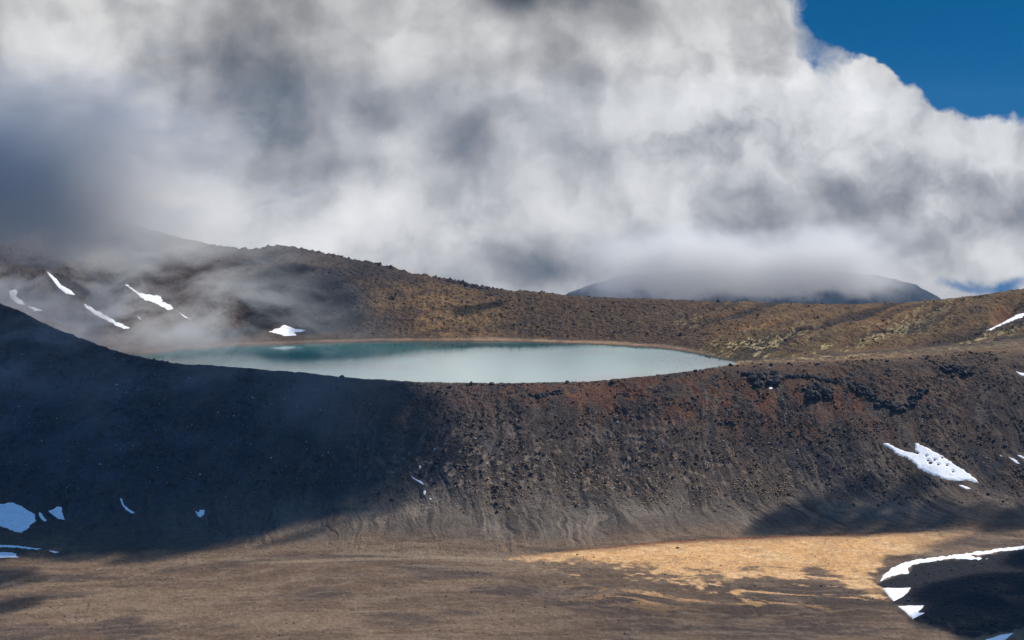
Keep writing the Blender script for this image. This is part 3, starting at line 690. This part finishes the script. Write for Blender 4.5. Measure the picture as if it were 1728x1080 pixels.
def veil_d(t, P):
    sp = t.add('ShaderNodeSeparateXYZ'); t.put(sp.inputs[0], P); x, y, z = sp.outputs
    mp = t.add('ShaderNodeMapping'); t.put(mp.inputs[0], P); mp.inputs['Rotation'].default_value = (0, math.radians(35), 0); mp.inputs['Scale'].default_value = (.8, .5, 2.0)
    n = t.noise(mp.outputs[0], .018, 5, .6); no = t.math('SUBTRACT', n.outputs[0], .5)
    ex = t.math('MULTIPLY', t.mapr(t.math('ADD', x, t.math('MULTIPLY', no, 200)), -40, -120), t.mapr(t.math('ADD', z, t.math('MULTIPLY', no, 90)), 55, 25))
    a = t.math('MULTIPLY', ex, t.mapr(n.outputs[0], .40, .68))
    # one stronger puff hanging over the rim at the left
    q = t.vec('MULTIPLY', t.vec('SUBTRACT', P, (-355, 1045, 28)), (1/42, 1/40, 1/26)); e = t.math('POWER', 2.718, t.math('MULTIPLY', t.vec('DOT_PRODUCT', q, q), -1))
    return t.math('MULTIPLY_ADD', t.math('MULTIPLY', e, t.mapr(n.outputs[0], .38, .6)), .012, t.math('MULTIPLY', a, .0022))
Mv = vol_mat('veil_vapour', (.90,.95,.99), .1, veil_d)
tag(box('mist', (-440,930,-66), (-30,1085,62), Mv), 'thin blue veil of mist hanging before the shaded left slope', kind='stuff')
def cap_d(t, P):
    sp = t.add('ShaderNodeSeparateXYZ'); t.put(sp.inputs[0], P); x, y, z = sp.outputs
    mp = t.add('ShaderNodeMapping'); t.put(mp.inputs[0], P); mp.inputs['Scale'].default_value = (1, .35, 1.3)
    n = t.noise(mp.outputs[0], .0042, 6, .6)
    nn = t.math('MULTIPLY', t.math('SUBTRACT', n.outputs[0], .5), 330)
    zz = t.math('ADD', z, nn)
    dz = t.mapr(zz, -412, -338)
    up = t.mapr(t.math('ADD', z, t.math('MULTIPLY', nn, .6)), -130, -260)
    xx = t.math('ADD', x, t.math('MULTIPLY', nn, 1.3))
    ex = t.math('MULTIPLY', t.mapr(xx, 150, 480), t.mapr(xx, 1330, 1050))
    return t.math('MULTIPLY', t.math('MULTIPLY', dz, up), t.math('MULTIPLY', ex, .014))
Mc = vol_mat('cloud_vapour', (.99,.98,.955), .3, cap_d)
tag(box('low_cloud', (-100,4550,-470), (1550,4750,-60), Mc), 'grey cloud hanging over the distant mountain', kind='stuff')

# clouds overhead, out of the picture, whose shadows lie on the slopes
m, t = new_mat('cumulus'); out = t.add('ShaderNodeOutputMaterial'); pv = t.add('ShaderNodeVolumePrincipled')
pv.inputs['Color'].default_value = (.95,.95,.97,1); pv.inputs['Density'].default_value = .06; pv.inputs['Anisotropy'].default_value = .3
t.l.new(pv.outputs[0], out.inputs['Volume']); M_cum = m
def cloud_for(spots, zc, seed, label, pts=()):
    """one cloud body: lobes above the ground spots (bearing u, v and radius in metres) along the direction to the sun"""
    r_ = np.random.default_rng(seed); cs_, fs_ = [], []; nb = 0
    for (u, v, rad) in list(spots)+list(pts):
        q_ = v if not isinstance(v, tuple) else 600
        near = bool(is_near(u, q_)); r, c = locate(u, q_, near)
        y = float(at_rc(Y, np.array(float(r)), np.array(c))); z = float(at_rc(Z0, np.array(float(r)), np.array(c))); x = (u-CX)/F*y
        if len(pts) and (u, v, rad) in pts: x, y, z = u, v[0], v[1]; v = y
        k = (zc-z)/L[2]; px, py = x+L[0]*k, y+L[1]*k
        w = I3.copy(); rr = 1+.35*(vnoise(w[:, 0]*2.3+seed+u, w[:, 1]*2.3+w[:, 2]*1.7, seed)-.5)+.2*(vnoise(w[:, 0]*5+u, w[:, 1]*5+w[:, 2]*4, seed+3)-.5)
        w = w*rr[:, None]*np.array([rad*1.05, rad*1.05, 34.0])
        cs_.append(w+np.array([px, py, zc+r_.uniform(-6, 6)])); fs_.append(F3+nb); nb += len(w)
    me = mesh_from('cloud', np.concatenate(cs_), np.concatenate(fs_))
    tag(link('cloud', me, M_cum), label, 'cloud', 'clouds overhead')
cloud_for([(-60,600,70),(-40,700,80),(-20,800,80),(0,880,48),(80,640,62),(110,720,75),(120,800,70),(130,870,46),(190,920,17),(230,690,60),(240,770,70),(250,850,44),(265,895,24),(310,915,12),(350,680,50),(360,760,62),(370,830,50),(380,885,19),(430,875,12),(470,690,46),(480,760,50),(465,835,25),(530,815,18),(570,700,36),(575,765,36),(590,822,15),(630,735,26),(650,790,19),(668,826,9),(690,760,10),(612,690,14),(300,640,24),(420,655,22),(540,665,18),(20,560,40),(130,605,26),(620,690,16),(690,825,9),(505,905,6),(260,935,12)], 520, 3, 'large cloud overhead shading the left slope')
cloud_for([(1330,878,15),(1380,872,20),(1430,882,16),(1480,884,16),(1540,880,15),(1420,850,12),(1620,875,10),(1500,850,11),(1700,880,16)], 520, 5, 'small long cloud overhead shading the foot of the right slope')
cloud_for([(450,470,26),(490,500,34),(530,520,26),(470,520,26),(430,440,16),(560,545,18),(800,520,10),(400,560,14)], 470, 11, 'thin unseen cloud added overhead shading the left part of the far hillside')  # unseen cloud added to deepen the dark zone of the far hill
cloud_for([], 480, 13, 'thick unseen cloud added overhead shading the mist on the left hill', pts=[(-540,(1200,150),80),(-440,(1190,130),55),(-370,(1190,165),30),(-500,(1190,80),50),(-570,(1200,60),60),(-400,(1190,90),26),(-440,(1190,215),24)])  # unseen cloud added to darken the mist bank
cloud_for([(-20,1030,13),(15,1020,9),(20,985,7),(-40,980,16)], 540, 7, 'small cloud overhead shading the near edge of the crater floor')
cloud_for([(1760,1010,34),(1690,1000,26),(1620,1000,17),(1700,1050,26),(1620,1035,15),(1780,940,20)], 540, 9, 'small cloud overhead shading the black gravel mound')

# ------------------------------------------------------------------ world: sky and the cloud bank
w = bpy.data.worlds.new('World'); bpy.context.scene.world = w; w.use_nodes = True; w.node_tree.nodes.clear(); t = NT(w.node_tree)
out = t.add('ShaderNodeOutputWorld'); bg = t.add('ShaderNodeBackground')
tc = t.add('ShaderNodeTexCoord'); D = tc.outputs['Generated']
sk = t.add('ShaderNodeTexSky'); sk.sky_type = 'NISHITA'; sk.sun_disc = False; sk.sun_elevation = SUN_EL; sk.sun_rotation = SUN_AZ; sk.altitude = 1900; sk.air_density = 1.0; sk.dust_density = .3; sk.ozone_density = 3.0
sp = t.add('ShaderNodeSeparateXYZ'); t.put(sp.inputs[0], D)
cz = t.math('MAXIMUM', sp.outputs[2], 0.0)
cb = t.add('ShaderNodeCombineXYZ'); t.put(cb.inputs[0], sp.outputs[0]); t.put(cb.inputs[1], sp.outputs[1]); t.put(cb.inputs[2], t.math('ADD', cz, .22))
t.put(sk.inputs['Vector'], t.vec('NORMALIZE', cb.outputs[0]))
skc = t.vec('MULTIPLY', sk.outputs[0], (.0008, .026, .040))     # clear mountain blue; world strength folded in below
skc = t.mixc(t.mapr(sp.outputs[2], .08, .3), skc, t.vec('MULTIPLY', sk.outputs[0], (.055, .125, .155)))
# bearing coordinates, in hundreds of the units used above (right, down)
yc = t.math('MAXIMUM', sp.outputs[1], .2)
pu = t.math('ADD', t.math('MULTIPLY', t.math('DIVIDE', sp.outputs[0], yc), F/100), CX/100)
pv_ = t.math('ADD', t.math('MULTIPLY', t.math('DIVIDE', sp.outputs[2], yc), -F/100), VH/100)
cb = t.add('ShaderNodeCombineXYZ'); t.put(cb.inputs[0], pu); t.put(cb.inputs[1], pv_); P = cb.outputs[0]
w1 = t.noise(P, .30, 2, .5); w2 = t.noise(P, 1.0, 4, .55)
off1 = t.vec('SCALE', t.vec('SUBTRACT', w1.outputs['Color'], (.5,.5,.5)), 2.2)
off2 = t.vec('SCALE', t.vec('SUBTRACT', w2.outputs['Color'], (.5,.5,.5)), .9)
Pw = t.vec('MULTIPLY', t.vec('ADD', P, t.vec('ADD', off1, t.vec('SCALE', off2, .6))), (1, 1, 0))
Pm = t.vec('ADD', P, t.vec('SCALE', off1, .35))
Pe = t.vec('MULTIPLY', t.vec('ADD', P, t.vec('ADD', t.vec('SCALE', off1, .22), off2)), (1, 1, 0))
def gsum(Pv, blobs, base):
    acc = base
    for (cu, cv_, ru, rv, a) in blobs:
        d = t.vec('MULTIPLY', t.vec('SUBTRACT', Pv, (cu/100, cv_/100, 0)), (100/ru, 100/rv, 0))
        q = t.vec('DOT_PRODUCT', d, d)
        e = t.math('POWER', 2.71828, t.math('MULTIPLY', q, -1.0))
        acc = t.math('MULTIPLY_ADD', e, a, acc)
    return acc
tone_blobs = [  # large light and dark masses of the bank (1 = white)
 (440,130,190,120,-.26),(250,20,90,60,.0),(90,60,150,100,.16),(20,170,50,60,.02),(0,290,100,140,-.42),(110,270,80,70,-.22),(60,450,160,90,-.22),(150,350,90,60,-.16),
 (640,365,110,40,.24),(500,400,150,35,.18),(340,330,70,50,.17),(240,230,60,60,.08),(900,0,120,50,-.34),(780,255,80,40,-.17),(680,70,90,60,.10),
 (950,150,130,28,-.16),(1130,430,250,60,-.17),(880,440,90,50,-.06),(1250,150,130,80,.12),(1430,110,100,60,.14),(1100,220,90,50,.12),(1000,330,150,40,.05),(760,180,60,40,.07),
 (1440,310,80,45,-.10),(1660,240,80,45,.13),(1640,400,90,50,.06),(1300,370,120,50,-.06),(560,290,70,25,-.06),(420,275,90,25,-.07),(1560,230,60,50,.06),
 (800,-260,900,110,.30),(1250,-330,600,120,.25)]
tone = gsum(Pw, [b_[:4]+(b_[4]*(1.0 if b_[4] < 0 and b_[1] > 0 else 1.25),) for b_ in tone_blobs], .765)
# billow shading: brightness differs between the field here and a step towards the sun
def fld(Pv, sc, det, ro, st):
    a_ = t.noise(Pv, sc, det, ro); b_ = t.noise(t.vec('ADD', Pv, st), sc, det, ro)
    return a_.outputs[0], t.math('SUBTRACT', a_.outputs[0], b_.outputs[0])
n1, r1_ = fld(t.vec('ADD', Pm, t.vec('SCALE', off2, .35)), .62, 5, .46, (.30, -.40, 0))
n3 = t.noise(Pe, 1.0, 7, .56).outputs[0]
crisp = gsum(P, [(1400,170,260,170,.9),(1640,330,160,110,.8),(700,380,260,60,.35),(1150,230,220,120,.55),(100,90,160,90,.35)], .18)
bn = t.noise(Pe, .85, 4, .46).outputs[0]
puff = t.math('ABSOLUTE', t.math('MULTIPLY_ADD', bn, 2.0, -1.0))
tone = t.math('MULTIPLY_ADD', t.math('MULTIPLY', t.math('SUBTRACT', puff, .16), crisp), .30, tone)
tone = t.math('MULTIPLY_ADD', r1_, .58, tone)
tone = t.math('MULTIPLY_ADD', t.math('SUBTRACT', n1, .5), .16, tone)
tone = t.math('MULTIPLY_ADD', t.math('MULTIPLY', t.math('SUBTRACT', n3, .5), t.math('ADD', crisp, .2)), .50, tone)
tone = t.math('MAXIMUM', t.math('MINIMUM', tone, 1.3), .25)
# roll off towards white
tone = t.math('SUBTRACT', tone, t.math('MULTIPLY', t.math('MAXIMUM', t.math('SUBTRACT', tone, .86), 0.0), .45))
lin = t.math('POWER', tone, 2.25)
ramp = t.add('ShaderNodeValToRGB'); t.put(ramp.inputs[0], tone)
ramp.color_ramp.elements[0].position = .35; ramp.color_ramp.elements[0].color = (.80,.95,1.12,1)
ramp.color_ramp.elements[1].position = .85; ramp.color_ramp.elements[1].color = (1,.995,.99,1)
e = ramp.color_ramp.elements.new(.60); e.color = (.965,.975,1.015,1)
lin = t.math('MULTIPLY', lin, t.math('MULTIPLY_ADD', t.mapr(pv_, -1.2, -1.7), .30, .80))
Pr = t.vec('MULTIPLY', t.vec('ADD', P, t.vec('MULTIPLY', off1, (.5, .06, 0))), (1, 1, 0))
lake_refl = gsum(Pr, [(400,-200,210,20,.8),(640,-206,120,9,.5),(330,-190,90,10,.5),(900,-178,260,13,.8),(1180,-194,130,16,.9),(250,-205,80,20,.5),(700,-222,60,5,.3),(950,-228,120,5,.25),(1010,-212,110,8,.3),(800,-240,140,10,-.45),(1080,-222,110,8,-.25),(720,-192,70,6,-.3)], 0.0)  # dark and bright bands added to the unseen sky for the lake's reflection
lin = t.math('MULTIPLY', lin, t.math('SUBTRACT', 1.0, t.math('MINIMUM', lake_refl, .85)))
cloudc = t.vec('SCALE', ramp.outputs[0], lin)
# coverage: everything except the clear corner at upper right and a few holes
edge = gsum(Pe, [(1700,-10,330,190,1.55),(1560,60,130,110,.5),(2100,60,400,160,.9),(1500,30,120,70,.45),(2000,-300,500,250,.8),(1474,112,52,46,-1.0),(1520,165,40,40,-.4),(1400,70,30,30,-.25),(1650,225,70,26,-.35),(1570,225,40,30,-.3),(1345,20,30,30,-.2)], 0.0)
holes = gsum(Pe, [(1690,484,75,18,.85),(1610,480,34,13,.45),(492,316,45,12,.50),(450,336,34,9,.48)], 0.0)
ed2 = t.math('ADD', edge, t.math('MULTIPLY', t.math('SUBTRACT', n3, .5), .55))
cov = t.math('MULTIPLY', t.mapr(ed2, .62, .40), t.mapr(t.math('ADD', holes, t.math('MULTIPLY', t.math('SUBTRACT', n3, .5), .7)), 1.0, .22))
# the bank fades out high overhead and behind the viewer, where the sky is open with a few clouds
hi = t.noise(t.vec('MULTIPLY', D, (1, 1, 2.2)), 2.3, 7, .6)
openc = t.mapr(hi.outputs[0], .56, .7, 0, .7)
front = t.math('MULTIPLY', t.mapr(sp.outputs[1], .35, .7), t.mapr(sp.outputs[2], .42, .22))
cov = t.math('ADD', t.math('MULTIPLY', cov, front), t.math('MULTIPLY', openc, t.math('SUBTRACT', 1.0, front)))
below = t.mapr(sp.outputs[2], -.10, -.30, 1, .12)
lightc = t.mixc(t.math('SUBTRACT', 1.0, front), cloudc, (.55,.57,.6,1))
tot = t.mixc(cov, skc, lightc)
tot = t.vec('SCALE', tot, below)
t.put(bg.inputs[0], tot); bg.inputs[1].default_value = 1.0
t.l.new(bg.outputs[0], out.inputs[0])

# ------------------------------------------------------------------ sun, camera, render settings
ld = bpy.data.lights.new('sun', 'SUN'); ld.energy = 4.6; ld.angle = math.radians(.5); ld.color = (1, .93, .82)
lo = bpy.data.objects.new('sun', ld); C.objects.link(lo); lo.rotation_euler = Vector(L).to_track_quat('Z', 'Y').to_euler(); lo.location = (400, 400, 900)
cd = bpy.data.cameras.new('camera'); cam = bpy.data.objects.new('camera', cd); C.objects.link(cam)
cam.location = (0, 0, H); cam.rotation_euler = (math.radians(90), 0, 0)
cd.sensor_width = 36; cd.lens = 36*F/1728; cd.shift_y = -(540-VH)/1728; cd.clip_start = 1; cd.clip_end = 60000
w.cycles.sampling_method = 'MANUAL'; w.cycles.sample_map_resolution = 256
S = bpy.context.scene; S.camera = cam
S.view_settings.view_transform = 'Standard'; S.view_settings.look = 'None'; S.view_settings.exposure = .25; S.view_settings.gamma = 1
S.render.engine = 'CYCLES'; cy = S.cycles
cy.use_denoising = True; cy.denoiser = 'OPENIMAGEDENOISE'; cy.denoising_input_passes = 'RGB_ALBEDO_NORMAL'
cy.max_bounces = 6; cy.diffuse_bounces = 2; cy.glossy_bounces = 2; cy.volume_bounces = 4; cy.transparent_max_bounces = 8
cy.volume_step_rate = 1.0; cy.volume_max_steps = 256; cy.caustics_reflective = False; cy.caustics_refractive = False
